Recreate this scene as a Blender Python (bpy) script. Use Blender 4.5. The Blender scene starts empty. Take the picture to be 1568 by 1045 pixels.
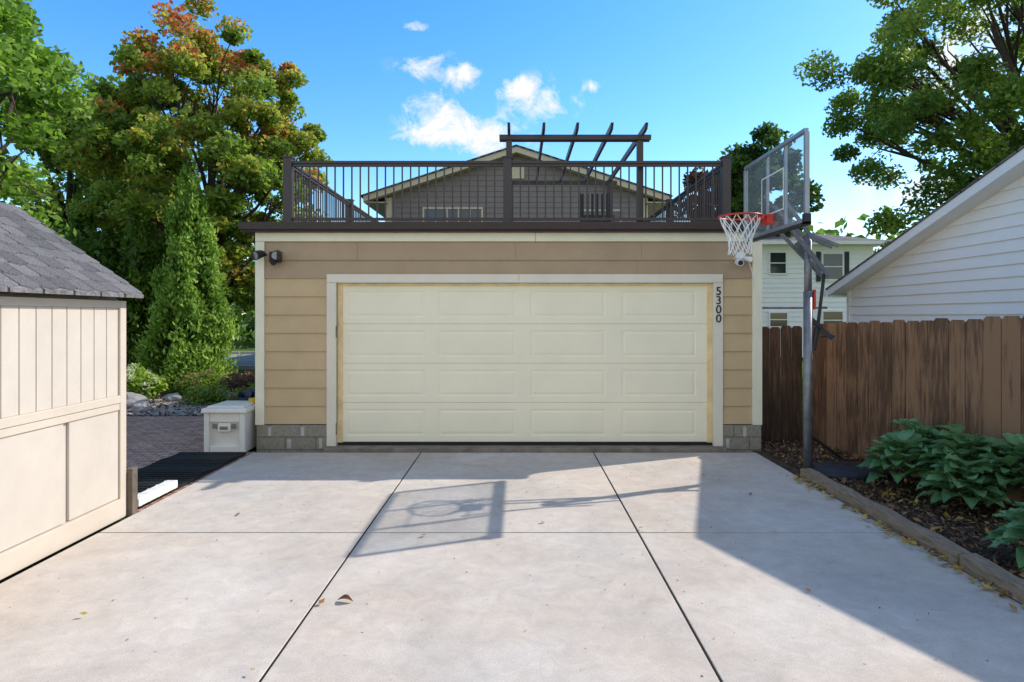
import bpy, math, random
import numpy as np
from mathutils import Vector, noise
random.seed(4); rng=np.random.default_rng(7)
scene=bpy.context.scene
scene.view_settings.view_transform='Standard'; scene.view_settings.look='None'; scene.view_settings.exposure=0
COL=scene.collection

# ---------------------------------------------------------------- materials
def nn(nt,t,**k):
    n=nt.nodes.new(t)
    for a,v in k.items(): setattr(n,a,v)
    return n
def base_mat(name):
    m=bpy.data.materials.new(name); m.use_nodes=True
    nt=m.node_tree; b=nt.nodes['Principled BSDF']; return m,nt,b
def c4(c): return (c[0],c[1],c[2],1)
def pm(name,col,rough=.7,var=.15,scale=6,bump=.15,bscale=60,col2=None,metal=0,stretch=(1,1,1),spec=.3,dist=.01):
    m,nt,b=base_mat(name)
    tc=nn(nt,'ShaderNodeTexCoord'); mp=nn(nt,'ShaderNodeMapping'); mp.inputs['Scale'].default_value=stretch
    nt.links.new(tc.outputs['Object'],mp.inputs[0])
    n1=nn(nt,'ShaderNodeTexNoise'); n1.inputs['Scale'].default_value=scale; n1.inputs['Detail'].default_value=8; n1.inputs['Roughness'].default_value=.65
    nt.links.new(mp.outputs[0],n1.inputs['Vector'])
    r=nn(nt,'ShaderNodeValToRGB'); r.color_ramp.elements[0].position=.32; r.color_ramp.elements[1].position=.68
    a=[max(0,x*(1-var)) for x in col]; z=[min(1,x*(1+var)) for x in col] if col2 is None else col2
    r.color_ramp.elements[0].color=c4(a); r.color_ramp.elements[1].color=c4(z)
    nt.links.new(n1.outputs[0],r.inputs[0]); nt.links.new(r.outputs[0],b.inputs['Base Color'])
    b.inputs['Roughness'].default_value=rough; b.inputs['Metallic'].default_value=metal
    b.inputs['Specular IOR Level'].default_value=spec
    if bump>0:
        n2=nn(nt,'ShaderNodeTexNoise'); n2.inputs['Scale'].default_value=bscale; n2.inputs['Detail'].default_value=5
        nt.links.new(mp.outputs[0],n2.inputs['Vector'])
        bp=nn(nt,'ShaderNodeBump'); bp.inputs['Strength'].default_value=bump; bp.inputs['Distance'].default_value=dist
        nt.links.new(n2.outputs[0],bp.inputs['Height']); nt.links.new(bp.outputs[0],b.inputs['Normal'])
    return m
def leaf_mat(name,stops,trans=.35,rough=.5):
    m,nt,b=base_mat(name)
    at=nn(nt,'ShaderNodeAttribute'); at.attribute_name='tint'
    r=nn(nt,'ShaderNodeValToRGB'); els=r.color_ramp.elements
    while len(els)<len(stops): els.new(.5)
    for e,(p,c) in zip(els,stops): e.position=p; e.color=c4(c)
    nt.links.new(at.outputs['Fac'],r.inputs[0]); nt.links.new(r.outputs[0],b.inputs['Base Color'])
    b.inputs['Roughness'].default_value=rough; b.inputs['Specular IOR Level'].default_value=.3
    if trans>0:
        tr=nn(nt,'ShaderNodeBsdfTranslucent'); mx=nn(nt,'ShaderNodeMixShader'); mx.inputs[0].default_value=trans
        hs=nn(nt,'ShaderNodeHueSaturation'); hs.inputs['Value'].default_value=1.9; hs.inputs['Saturation'].default_value=1.05
        nt.links.new(r.outputs[0],hs.inputs['Color']); nt.links.new(hs.outputs[0],tr.inputs[0])
        nt.links.new(b.outputs[0],mx.inputs[1]); nt.links.new(tr.outputs[0],mx.inputs[2])
        nt.links.new(mx.outputs[0],nt.nodes['Material Output'].inputs[0])
    return m
def brick_mat(name,c1,c2,mortar,bw,bh,ms=.01,swap=None,rough=.85,bump=.4,offset=.5,nvar=.35):
    m,nt,b=base_mat(name)
    tc=nn(nt,'ShaderNodeTexCoord'); sx=nn(nt,'ShaderNodeSeparateXYZ'); cx=nn(nt,'ShaderNodeCombineXYZ')
    nt.links.new(tc.outputs['Object'],sx.inputs[0])
    s=swap or 'XY'
    nt.links.new(sx.outputs[s[0]],cx.inputs[0]); nt.links.new(sx.outputs[s[1]],cx.inputs[1])
    br=nn(nt,'ShaderNodeTexBrick'); br.offset=offset
    br.inputs['Scale'].default_value=1; br.inputs['Brick Width'].default_value=bw; br.inputs['Row Height'].default_value=bh
    br.inputs['Mortar Size'].default_value=ms; br.inputs['Mortar Smooth'].default_value=.2
    br.inputs['Color1'].default_value=c4(c1); br.inputs['Color2'].default_value=c4(c2); br.inputs['Mortar'].default_value=c4(mortar)
    nt.links.new(cx.outputs[0],br.inputs['Vector'])
    n=nn(nt,'ShaderNodeTexNoise'); n.inputs['Scale'].default_value=25; n.inputs['Detail'].default_value=8
    nt.links.new(tc.outputs['Object'],n.inputs['Vector'])
    mr=nn(nt,'ShaderNodeMapRange'); mr.inputs['To Min'].default_value=1-nvar; mr.inputs['To Max'].default_value=1+nvar
    mr.inputs['From Min'].default_value=.3; mr.inputs['From Max'].default_value=.7
    nt.links.new(n.outputs[0],mr.inputs[0])
    mx=nn(nt,'ShaderNodeVectorMath',operation='MULTIPLY'); nt.links.new(br.outputs[0],mx.inputs[0]); nt.links.new(mr.outputs[0],mx.inputs[1])
    nt.links.new(mx.outputs[0],b.inputs['Base Color']); b.inputs['Roughness'].default_value=rough; b.inputs['Specular IOR Level'].default_value=.15
    sub=nn(nt,'ShaderNodeMath',operation='SUBTRACT'); nt.links.new(n.outputs[0],sub.inputs[0]); nt.links.new(br.outputs['Fac'],sub.inputs[1])
    bp=nn(nt,'ShaderNodeBump'); bp.inputs['Strength'].default_value=bump; bp.inputs['Distance'].default_value=.01
    nt.links.new(sub.outputs[0],bp.inputs['Height']); nt.links.new(bp.outputs[0],b.inputs['Normal'])
    return m

def concrete():
    m,nt,b=base_mat('driveway_concrete')
    tc=nn(nt,'ShaderNodeTexCoord')
    def noi(s,d=8,r=.6,dis=0):
        n=nn(nt,'ShaderNodeTexNoise'); n.inputs['Scale'].default_value=s; n.inputs['Detail'].default_value=d; n.inputs['Roughness'].default_value=r; n.inputs['Distortion'].default_value=dis
        nt.links.new(tc.outputs['Object'],n.inputs['Vector']); return n.outputs[0]
    def mr(o,a,bb,c,d):
        n=nn(nt,'ShaderNodeMapRange'); 
        for i,v in zip(('From Min','From Max','To Min','To Max'),(a,bb,c,d)): n.inputs[i].default_value=v
        nt.links.new(o,n.inputs[0]); return n.outputs[0]
    def mul(a,b_):
        n=nn(nt,'ShaderNodeMath',operation='MULTIPLY'); nt.links.new(a,n.inputs[0]); nt.links.new(b_,n.inputs[1]); return n.outputs[0]
    big=mr(noi(.9,6,.65,.6),.3,.7,.84,1.12); mid=mr(noi(7,9,.75,.5),.3,.7,.86,1.14); fine=mr(noi(150,4,.7),.3,.7,.76,1.22)
    spots=mr(noi(14,4,.9),.62,.72,1,.62); 
    vo=nn(nt,'ShaderNodeTexVoronoi'); vo.inputs['Scale'].default_value=6; nt.links.new(tc.outputs['Object'],vo.inputs['Vector'])
    pits=mr(vo.outputs['Distance'],.02,.06,.3,1)
    v=mul(mul(mul(big,mid),fine),mul(spots,pits))
    r=nn(nt,'ShaderNodeValToRGB'); r.color_ramp.elements[0].position=.35; r.color_ramp.elements[1].position=.65
    r.color_ramp.elements[0].color=(.53,.45,.37,1); r.color_ramp.elements[1].color=(.53,.485,.43,1)
    nt.links.new(noi(.6,3),r.inputs[0])
    mx=nn(nt,'ShaderNodeVectorMath',operation='SCALE'); nt.links.new(r.outputs[0],mx.inputs[0]); nt.links.new(v,mx.inputs['Scale'])
    nt.links.new(mx.outputs[0],b.inputs['Base Color']); b.inputs['Roughness'].default_value=.9; b.inputs['Specular IOR Level'].default_value=.2
    bp=nn(nt,'ShaderNodeBump'); bp.inputs['Strength'].default_value=.35; bp.inputs['Distance'].default_value=.004
    nt.links.new(noi(220,3),bp.inputs['Height']); nt.links.new(bp.outputs[0],b.inputs['Normal'])
    return m

M={}
M['concrete']=concrete()
M['joint']=pm('joint_dark',(.03,.026,.024),.95,spec=.05)
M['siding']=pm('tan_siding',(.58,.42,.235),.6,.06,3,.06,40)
M['siding_shade']=pm('tan_siding_shaded',(.43,.305,.19),.6,.06,3,.06,40)  # shade under the roof overhang painted in as darker siding on the top rows
M['cream']=pm('cream_trim',(.86,.80,.60),.55,.05,3,.04,50)
M['door']=pm('garage_door_paint',(.93,.84,.62),.45,.03,2,.05,120,spec=.35)
M['trimw']=pm('door_casing_paint',(.78,.70,.56),.5,.05,3,.04,50)
M['weather']=pm('weather_strip',(.80,.60,.30),.5)
M['rubber']=pm('black_rubber',(.02,.02,.02),.7)
M['block']=brick_mat('foundation_block',(.27,.235,.18),(.30,.265,.21),(.17,.15,.12),.40,.165,.008,'XZ',nvar=.18)
M['patch']=pm('block_patch',(.48,.45,.39),.9,.15,10,.3,30)
M['lip']=pm('old_concrete',(.22,.18,.14),.9,.3,6,.5,40)
M['brown']=pm('dark_brown_metal',(.055,.036,.03),.45,.12,4,.03)
M['rail']=pm('bronze_railing',(.05,.034,.031),.4,.12,4,.02,spec=.5)
M['decking']=pm('deck_boards',(.16,.10,.07),.7,.2,6,.2,50)
M['shed']=pm('shed_paint',(.55,.495,.425),.6,.06,2.5,.08,70)
M['shedt']=pm('shed_trim',(.56,.49,.405),.6,.06,2.5,.08,70)
M['shingle']=brick_mat('grey_shingles',(.13,.125,.125),(.19,.18,.18),(.035,.033,.032),.30,.14,.012,'YX',rough=.95,bump=.7)
M['shingle2']=brick_mat('house_shingles',(.13,.12,.115),(.19,.18,.17),(.06,.06,.06),.35,.2,.01,'XY',rough=.95)
M['white_s']=pm('white_vinyl_siding',(.88,.87,.86),.45,.03,3,.03)
M['white']=pm('white_trim',(.86,.85,.83),.45,.03,3,.03)
M['house_s']=pm('taupe_siding',(.235,.20,.19),.7,.08,3,.05)
M['house_t']=pm('beige_trim',(.62,.54,.40),.6,.05)
M['glass_d']=pm('dark_window_glass',(.03,.035,.045),.08,.3,2,0,spec=.8)
M['wood_d']=pm('weathered_timber',(.30,.225,.155),.9,.35,7,.8,40,stretch=(6,1,6),dist=.02)
M['wood_post']=pm('post_timber',(.16,.13,.10),.9,.3,7,.6,40)
M['pole']=pm('hoop_pole_metal',(.22,.22,.23),.4,.25,9,.05,metal=.6)
M['black']=pm('black_metal',(.03,.03,.032),.45,.2,9,.04)
M['armg']=pm('grey_arm_metal',(.16,.165,.18),.45,.2,9,.04,metal=.3)
M['alu']=pm('aluminium_frame',(.33,.35,.37),.38,.1,6,.02,metal=.5)
M['red']=pm('red_rim_paint',(.6,.05,.03),.4,.15,9,.03)
M['net']=pm('net_cord',(.85,.85,.82),.8,.05,20,.1)
M['plastic_w']=pm('white_plastic',(.82,.8,.76),.4,.04,6,.02)
M['box']=pm('deck_box_plastic',(.78,.73,.64),.55,.06,6,.08)
M['blue']=pm('blue_tarp',(.03,.055,.11),.5,.3,9,.4,20)
M['yellow']=pm('yellow_plastic',(.7,.45,.03),.5)
M['mulch']=pm('bark_mulch',(.06,.04,.028),.95,.5,18,1,70,col2=(.18,.12,.085),dist=.03,spec=.1)
M['grass']=pm('grass_ground',(.07,.12,.025),.95,.3,5,1,80,col2=(.12,.18,.05),dist=.03,spec=.05)
M['gravel']=pm('pale_stones',(.28,.22,.18),.95,.4,26,1,60,col2=(.72,.62,.54),dist=.03,spec=.1)
M['paver']=brick_mat('brick_pavers',(.38,.22,.17),(.52,.34,.26),(.13,.10,.08),.2,.1,.008,'XY',bump=.6)
M['asphalt']=pm('asphalt_road',(.27,.26,.245),.95,.15,6,.4,80,spec=.03)
M['bark']=pm('bark',(.075,.055,.04),.95,.4,8,.8,30,stretch=(3,3,.7),dist=.03)
M['rock']=pm('garden_rock',(.25,.24,.24),.9,.3,5,.6,20)
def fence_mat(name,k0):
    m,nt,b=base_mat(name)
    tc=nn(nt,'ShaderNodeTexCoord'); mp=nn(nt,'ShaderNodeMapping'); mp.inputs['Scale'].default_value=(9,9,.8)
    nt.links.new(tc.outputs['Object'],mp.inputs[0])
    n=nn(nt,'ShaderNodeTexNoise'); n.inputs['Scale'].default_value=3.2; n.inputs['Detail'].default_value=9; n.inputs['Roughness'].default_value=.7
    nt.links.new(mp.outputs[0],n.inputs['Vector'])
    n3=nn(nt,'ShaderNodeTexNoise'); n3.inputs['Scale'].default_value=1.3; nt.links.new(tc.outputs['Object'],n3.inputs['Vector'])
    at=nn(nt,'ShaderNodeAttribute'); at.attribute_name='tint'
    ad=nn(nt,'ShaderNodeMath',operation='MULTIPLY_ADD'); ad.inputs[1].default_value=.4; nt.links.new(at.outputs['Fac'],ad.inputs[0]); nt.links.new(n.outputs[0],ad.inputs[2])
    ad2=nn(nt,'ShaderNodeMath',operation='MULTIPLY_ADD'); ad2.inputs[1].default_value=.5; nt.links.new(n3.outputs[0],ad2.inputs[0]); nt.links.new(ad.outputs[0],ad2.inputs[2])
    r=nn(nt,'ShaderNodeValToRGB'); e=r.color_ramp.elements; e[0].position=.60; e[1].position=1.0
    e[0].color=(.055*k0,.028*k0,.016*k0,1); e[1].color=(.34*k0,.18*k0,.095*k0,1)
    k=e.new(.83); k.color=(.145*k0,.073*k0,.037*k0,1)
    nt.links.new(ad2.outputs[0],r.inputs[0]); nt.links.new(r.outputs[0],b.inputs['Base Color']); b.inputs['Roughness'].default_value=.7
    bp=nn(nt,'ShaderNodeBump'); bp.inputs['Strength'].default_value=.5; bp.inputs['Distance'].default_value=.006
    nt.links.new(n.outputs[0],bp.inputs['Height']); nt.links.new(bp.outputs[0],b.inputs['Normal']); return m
M['fence']=fence_mat('stained_cedar',.82); M['fence_b']=fence_mat('stained_cedar_dark',.42)  # back run uses the same cedar in a darker tone
def glass():
    m,nt,b=base_mat('clear_backboard')
    b.inputs['Base Color'].default_value=(.6,.68,.72,1); b.inputs['Roughness'].default_value=.1
    t=nn(nt,'ShaderNodeBsdfTransparent'); t.inputs[0].default_value=(.9,.92,.93,1)
    mx=nn(nt,'ShaderNodeMixShader'); n=nn(nt,'ShaderNodeTexNoise'); n.inputs['Scale'].default_value=3
    mr=nn(nt,'ShaderNodeMapRange'); mr.inputs['To Min'].default_value=.06; mr.inputs['To Max'].default_value=.2
    nt.links.new(n.outputs[0],mr.inputs[0]); nt.links.new(mr.outputs[0],mx.inputs[0])
    nt.links.new(t.outputs[0],mx.inputs[1]); nt.links.new(b.outputs[0],mx.inputs[2])
    nt.links.new(mx.outputs[0],nt.nodes['Material Output'].inputs[0]); return m
M['glass']=glass()

# ---------------------------------------------------------------- mesh helpers
def empty(name,loc=(0,0,0)):
    o=bpy.data.objects.new(name,None); COL.objects.link(o); o.empty_display_size=.3; return o
class B:
    def __init__(s): s.v=[]; s.f=[]; s.t=[]; s.cur=0.
    def add(s,vs,fs):
        k=len(s.v); s.v+= [tuple(x) for x in vs]; s.f+=[tuple(i+k for i in f) for f in fs]; s.t+=[s.cur]*len(fs); return s
    def box(s,x0,x1,y0,y1,z0,z1):
        return s.add([(x0,y0,z0),(x1,y0,z0),(x1,y1,z0),(x0,y1,z0),(x0,y0,z1),(x1,y0,z1),(x1,y1,z1),(x0,y1,z1)],
              [(0,3,2,1),(4,5,6,7),(0,1,5,4),(1,2,6,5),(2,3,7,6),(3,0,4,7)])
    def prism(s,poly,a,b,fn):
        n=len(poly); vs=[fn(u,w,a) for u,w in poly]+[fn(u,w,b) for u,w in poly]
        fs=[tuple(range(n))[::-1],tuple(range(n,2*n))]+[(i,(i+1)%n,n+(i+1)%n,n+i) for i in range(n)]
        return s.add(vs,fs)
    def tube(s,pts,rad,n=10,cap=True):
        pts=[Vector(p) for p in pts]; 
        if not hasattr(rad,'__len__'): rad=[rad]*len(pts)
        vs=[]; fs=[]; up=Vector((.13,.27,.95)).normalized()
        for i,p in enumerate(pts):
            d=(pts[min(i+1,len(pts)-1)]-pts[max(i-1,0)]).normalized()
            a=d.cross(up); 
            if a.length<.15: a=d.cross(Vector((1,0,0)))
            a.normalize(); b_=d.cross(a)
            for k in range(n):
                t=2*math.pi*k/n; vs.append(p+(a*math.cos(t)+b_*math.sin(t))*rad[i])
        for i in range(len(pts)-1):
            for k in range(n):
                fs.append((i*n+k,i*n+(k+1)%n,(i+1)*n+(k+1)%n,(i+1)*n+k))
        if cap: fs+= [tuple(range(n))[::-1],tuple(range((len(pts)-1)*n,len(pts)*n))]
        return s.add(vs,fs)
    def beam(s,p0,p1,w,h):
        p0=Vector(p0);p1=Vector(p1); d=(p1-p0).normalized(); up=Vector((0,0,1))
        a=d.cross(up)
        if a.length<.05: a=Vector((1,0,0))
        a.normalize(); c=a.cross(d).normalized(); vs=[]
        for p in (p0,p1):
            for sa,sc in ((-1,-1),(1,-1),(1,1),(-1,1)): vs.append(p+a*sa*w/2+c*sc*h/2)
        return s.add(vs,[(0,1,2,3)[::-1],(4,5,6,7),(0,1,5,4),(1,2,6,5),(2,3,7,6),(3,0,4,7)])
    def build(s,name,mat,parent=None,bevel=0,smooth=False,tint=False):
        me=bpy.data.meshes.new(name); me.from_pydata(s.v,[],s.f); me.materials.append(M[mat] if isinstance(mat,str) else mat)
        if tint:
            a=me.attributes.new('tint','FLOAT','FACE'); a.data.foreach_set('value',s.t)
        o=bpy.data.objects.new(name,me); COL.objects.link(o)
        if smooth: me.polygons.foreach_set('use_smooth',[True]*len(me.polygons))
        if bevel: 
            md=o.modifiers.new('b','BEVEL'); md.width=bevel; md.segments=2; md.limit_method='ANGLE'
        if parent: o.parent=parent
        return o
def laps(b,rows,y0,fn=lambda u,n,z:(u,n,z),out=.022,sgn=1):
    for (z0,z1,a0,a1,b0,b1) in rows:
        b.add([fn(a0,y0-out,z0),fn(a1,y0-out,z0),fn(b1,y0-.002,z1),fn(b0,y0-.002,z1),fn(a0,y0,z0),fn(a1,y0,z0)],[(0,1,2,3),(4,5,1,0)])
def quads(name,P,T,mat,parent=None):
    N,k,_=P.shape; me=bpy.data.meshes.new(name)
    me.vertices.add(N*k); me.vertices.foreach_set('co',P.reshape(-1).astype(np.float32))
    me.loops.add(N*k); me.loops.foreach_set('vertex_index',np.arange(N*k,dtype=np.int32))
    me.polygons.add(N); me.polygons.foreach_set('loop_start',np.arange(0,N*k,k,dtype=np.int32))
    try: me.polygons.foreach_set('loop_total',np.full(N,k,dtype=np.int32))
    except Exception: pass
    me.update(calc_edges=True); me.validate()
    a=me.attributes.new('tint','FLOAT','FACE'); a.data.foreach_set('value',T.astype(np.float32))
    me.materials.append(mat); o=bpy.data.objects.new(name,me); COL.objects.link(o)
    if parent: o.parent=parent
    return o
def nrm(a): return a/np.maximum(np.linalg.norm(a,axis=1,keepdims=True),1e-6)
def leafquads(C,size,upbias=.4,aspect=.62,tangent=None,svar=.35):
    N=len(C); n=rng.normal(size=(N,3)); n[:,2]+=upbias*2; n=nrm(n)
    t=rng.normal(size=(N,3)) if tangent is None else tangent+rng.normal(size=(N,3))*.35
    t=nrm(t-n*np.sum(t*n,axis=1,keepdims=True)); b=np.cross(n,t)
    L=(size*(1+svar*rng.uniform(-1,1,N)))[:,None]*.5; W=L*aspect
    return np.stack([C-t*L,C-t*L*.1+b*W,C+t*L,C-t*L*.1-b*W],axis=1)

# ---------------------------------------------------------------- ground
b=B(); b.add([(-300,-120,-.06),(300,-120,-.06),(300,500,-.06),(-300,500,-.06)],[(0,1,2,3)]); b.build('ground','grass')
b=B(); xs=[-3.35,-1.22,.967,3.03]; ys=[7.93,5.0,2.1,-.8,-3.8,-6.8]; g=.007
for i in range(3):
    for j in range(5): b.box(xs[i]+g,xs[i+1]-g,ys[j+1]+g,ys[j]-g,-.2,0)
b.build('driveway','concrete',bevel=.005)
b=B(); b.box(-3.34,3.02,-6.7,7.9,-.15,-.005); b.build('driveway_joint_filler','joint')
b=B(); b.box(-30,30,-12,-6.85,-.2,-.01); b.build('alley','asphalt')
b=B(); b.add([(-9.5,5.6,-.02),(-3.365,5.6,-.02),(-3.365,8.05,-.02),(-3.5,8.05,-.02),(-3.5,10.9,-.02),(-9.5,10.9,-.02)],[(0,1,2,3,4,5)]); b.build('brick_patio','paver')
b=B(); b.add([(3.04,1,-.01),(6,1,-.01),(6,9.5,-.01),(3.04,9.5,-.01)],[(0,1,2,3)]); b.build('mulch_bed','mulch')
b=B(); b.add([(-14,10.9,-.03),(-3.4,10.9,-.03),(-3.4,17,-.03),(-14,17,-.03)],[(0,1,2,3)]); b.build('garden_bed','mulch')
b=B(); b.add([(-8.5,11.0,-.02),(-5.3,11.0,-.02),(-4.8,12.6,-.02),(-8.2,13.3,-.02)],[(0,1,2,3)]); b.build('gravel_path','gravel')
b=B(); b.add([(-80,21,-.04),(-6,21,-.04),(-6,29,-.04),(-80,29,-.04)],[(0,1,2,3)]); b.build('street','asphalt')
b=B(); b.box(-80,-6,20.8,21,-.1,.08); b.box(-80,-6,29,29.2,-.1,.08); b.build('street_kerb','patch')
b=B(); b.add([(-80,24.9,-.036),(-6,24.9,-.036),(-6,25.05,-.036),(-80,25.05,-.036)],[(0,1,2,3)]); b.build('street_centre_line','yellow')

b=B()
for i in range(37):
    y=5.56+i*.063; b.box(-4.24+.004*(i%3),-3.41-.004*(i%2),y,y+.032,-.01,.02+.008*math.sin(i*.7))
for i in range(14):
    x=-4.24+i*.062; b.box(x,x+.022,5.56,7.88,-.01,.012)
b.build('rubber_drain_mat','rubber')
b=B(); b.box(-3.47,-3.36,5.56,6.2,.03,.105)
for i in range(5): b.box(-3.475,-3.355,5.58+i*.14,5.60+i*.14,.028,.11)
b.build('downspout_extension','plastic_w',bevel=.012)
e=empty('timber_edging')
y=6.72
for k,L in enumerate((2.4,2.4,2.4)):
    b=B(); n=14; pr=[]
    for i in range(n+1):
        yy=y-L*i/n; w=.008*math.sin(i*1.7+k); pr.append((yy,w))
    for i in range(n):
        (ya,wa),(yb,wb)=pr[i],pr[i+1]
        vs=[(3.035+wa,ya,-.03),(3.155+wa,ya,-.03),(3.15+wa,ya,.095+wa*.5),(3.04+wa,ya,.09-wa*.5),(3.035+wb,yb,-.03),(3.155+wb,yb,-.03),(3.15+wb,yb,.095+wb*.5),(3.04+wb,yb,.09-wb*.5)]
        fs=[(0,1,5,4),(1,2,6,5),(2,3,7,6),(3,0,4,7)]
        if i==0: fs.append((0,1,2,3))
        if i==n-1: fs.append((4,5,6,7))
        b.add(vs,fs)
    b.build('timber_%d'%(k+1),'wood_d',e); y-=L+.012

# ---------------------------------------------------------------- garage
G=empty('detached_garage')
YF=8.1
b=B(); b.box(-3.37,-2.34,YF+.02,14.8,.33,2.8); b.box(2.54,3.15,YF+.02,14.8,.33,2.8); b.box(-2.34,2.54,YF+.02,14.8,2.16,2.8); b.build('wall_core','siding',G)
b=B(); b.box(-2.34,2.54,YF+.2,14.7,0,2.2); b.build('interior_block','joint',G)
zr=[.33+.236*i for i in range(11)]
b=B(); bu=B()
def seg(bb,z0,z1,cuts,y=YF+.016):
    for a,c in zip(cuts[:-1],cuts[1:]): laps(bb,[(z0,z1,a+.0015,c-.0015,a+.0015,c-.0015)],y)
for i in range(8):
    seg(b,zr[i],zr[i+1],[-3.27,-2.46]); seg(b,zr[i],zr[i+1],[2.655,3.04])
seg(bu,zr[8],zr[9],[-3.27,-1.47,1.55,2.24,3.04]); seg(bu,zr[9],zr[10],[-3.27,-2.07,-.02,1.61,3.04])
b.build('siding_lower','siding',G); bu.build('siding_upper','siding_shade',G)
b=B()
laps(b,[(zr[i],zr[i+1],YF+.05,14.8,YF+.05,14.8) for i in range(10)],3.372,fn=lambda u,n,z:(-6.74+3.368+ (3.372-n)*-1,u,z),out=.014)
b.build('siding_side','siding',G)
b=B(); b.box(-3.385,-3.27,YF-.02,YF+.03,.32,2.69); b.box(3.04,3.165,YF-.02,YF+.03,.32,2.69)
b.box(-3.39,-3.37,YF+.03,YF+.13,.32,2.69)
b.box(-3.385,.235,YF-.02,YF+.03,2.693,2.805); b.box(.239,3.165,YF-.02,YF+.03,2.693,2.805)
b.build('corner_boards_and_frieze','cream',G,bevel=.003)
b=B(); b.box(-2.46,-2.34,YF-.028,YF+.09,.0,2.155); b.box(2.536,2.655,YF-.028,YF+.09,.0,2.155)
b.box(-2.46,.02,YF-.028,YF+.09,2.158,2.268); b.box(.023,2.655,YF-.028,YF+.09,2.158,2.268); b.build('door_casing','trimw',G,bevel=.003)
b=B(); b.box(-2.34,-2.27,YF+.035,YF+.1,.05,2.155); b.box(2.47,2.536,YF+.035,YF+.1,.05,2.155); b.box(-2.27,2.47,YF+.03,YF+.1,2.12,2.155); b.build('weather_stop','weather',G,bevel=.003)
b=B(); b.box(-3.37,-2.462,YF-.012,YF+.1,-.05,.318); b.box(2.657,3.155,YF-.012,YF+.1,-.05,.318); b.box(-3.37,-3.2,YF+.1,14.8,-.05,.318); b.box(3.0,3.15,YF+.1,14.8,-.05,.318); b.build('foundation','block',G,bevel=.004)
b=B()
for x,z,w,h in ((-3.22,.18,.04,.12),(-2.97,.02,.05,.12),(-2.8,.18,.05,.12),(-2.56,.02,.04,.13),(2.7,.02,.04,.12),(2.92,.17,.04,.13)): b.box(x,x+w,YF-.016,YF,z,z+h)
b.build('block_patches','patch',G)
b=B(); b.box(-2.46,2.66,7.935,YF+.2,-.1,.05); b.build('threshold','lip',G,bevel=.01)
b=B(); b.box(-2.33,2.53,YF+.02,YF+.09,.05,.085); b.build('door_seal','rubber',G)
b=B(); cols=[(-2.235,-1.20),(-1.03,-.017),(.17,1.15),(1.36,2.33)]; ydf=YF+.05
xb=[-2.30]; 
for c in cols: xb+=list(c)
xb.append(2.50)
for s in range(4):
    z0=.088+.5125*s; z1=z0+.5125; zz=[z0+.004,z0+.085,z1-.085,z1-.004]
    for i in range(len(xb)-1):
        for j in range(3):
            x0,x1,a,c=xb[i],xb[i+1],zz[j],zz[j+1]
            if i%2==1 and j==1:
                rings=[(0,0),(.010,.006),(.026,.006),(.05,.0)]
                vs=[]
                for d,dep in rings: vs+=[(x0+d,ydf+dep,a+d),(x1-d,ydf+dep,a+d),(x1-d,ydf+dep,c-d),(x0+d,ydf+dep,c-d)]
                fs=[]
                for r in range(3):
                    for k in range(4): fs.append((r*4+k,r*4+(k+1)%4,(r+1)*4+(k+1)%4,(r+1)*4+k))
                fs.append((12,13,14,15)); b.add(vs,fs)
            else: b.add([(x0,ydf,a),(x1,ydf,a),(x1,ydf,c),(x0,ydf,c)],[(0,1,2,3)])
    b.add([(-2.3,ydf,z1-.004),(2.5,ydf,z1-.004),(2.5,ydf+.012,z1),(-2.3,ydf+.012,z1)],[(0,1,2,3)])
    b.add([(-2.3,ydf+.012,z0),(2.5,ydf+.012,z0),(2.5,ydf,z0+.004),(-2.3,ydf,z0+.004)],[(0,1,2,3)])
b.build('sectional_door','door',G)
b=B(); b.box(-2.335,-2.325,YF-.045,YF-.028,1.45,1.6); b.box(-2.335,-2.325,YF-.045,YF-.028,.2,.35); b.build('hinge_clips','lip',G)
b=B(); b.box(-3.55,3.33,7.96,14.95,2.83,2.925); b.box(-3.53,3.31,7.99,14.9,2.805,2.83); b.build('roof_fascia','brown',G,bevel=.006)
b=B()
for i in range(46): b.box(-3.4,3.2,8.12+i*.148,8.26+i*.148-.006,2.925,2.95)
b.build('deck_floor','decking',G)
R=empty('deck_railing'); b=B(); YR=8.35
def post(x,y,h=3.83): 
    b.box(x-.055,x+.055,y-.055,y+.055,2.95,h); b.box(x-.068,x+.068,y-.068,y+.068,h,h+.018); b.box(x-.062,x+.062,y-.062,y+.062,2.951,2.99)
for x in (-3.05,-.13,2.78): post(x,YR)
for x in (-3.05,2.78): post(x,11.4); post(x,14.5)
def rail_run(p,q):
    p=Vector(p);q=Vector(q); L=(q-p).length; d=(q-p)/L
    for z,w,h in ((3.775,.06,.035),(3.735,.035,.03),(3.02,.04,.035)): b.beam((p.x,p.y,z),(q.x,q.y,z),w,h)
    n=int(L/.108); 
    for i in range(1,n):
        c=p+d*(L*i/n); b.box(c.x-.009,c.x+.009,c.y-.009,c.y+.009,3.03,3.73)
rail_run((-2.99,YR,0),(-.19,YR,0)); rail_run((-.07,YR,0),(2.72,YR,0))
for x in (-3.05,2.78): rail_run((x,YR+.06,0),(x,11.34,0)); rail_run((x,11.46,0),(x,14.44,0))
b.build('rails_and_balusters','rail',R)
Pg=empty('pergola'); b=B()
for x in (-.11,1.66):
    for y in (8.47,11.3): b.box(x-.04,x+.04,y-.04,y+.04,2.951,4.15)
for y in (8.42,8.52,11.3): b.box(-.24,1.80,y-.018,y+.018,4.10,4.165)
for x in (-.11,.35,.79,1.24,1.69):
    b.prism([(8.15,4.25),(8.2,4.18),(8.3,4.167),(11.55,4.167),(11.65,4.2),(11.7,4.25)],x-.018,x+.018,lambda u,w,t:(t,u,w))
b.build('pergola_frame','rail',Pg)
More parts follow.
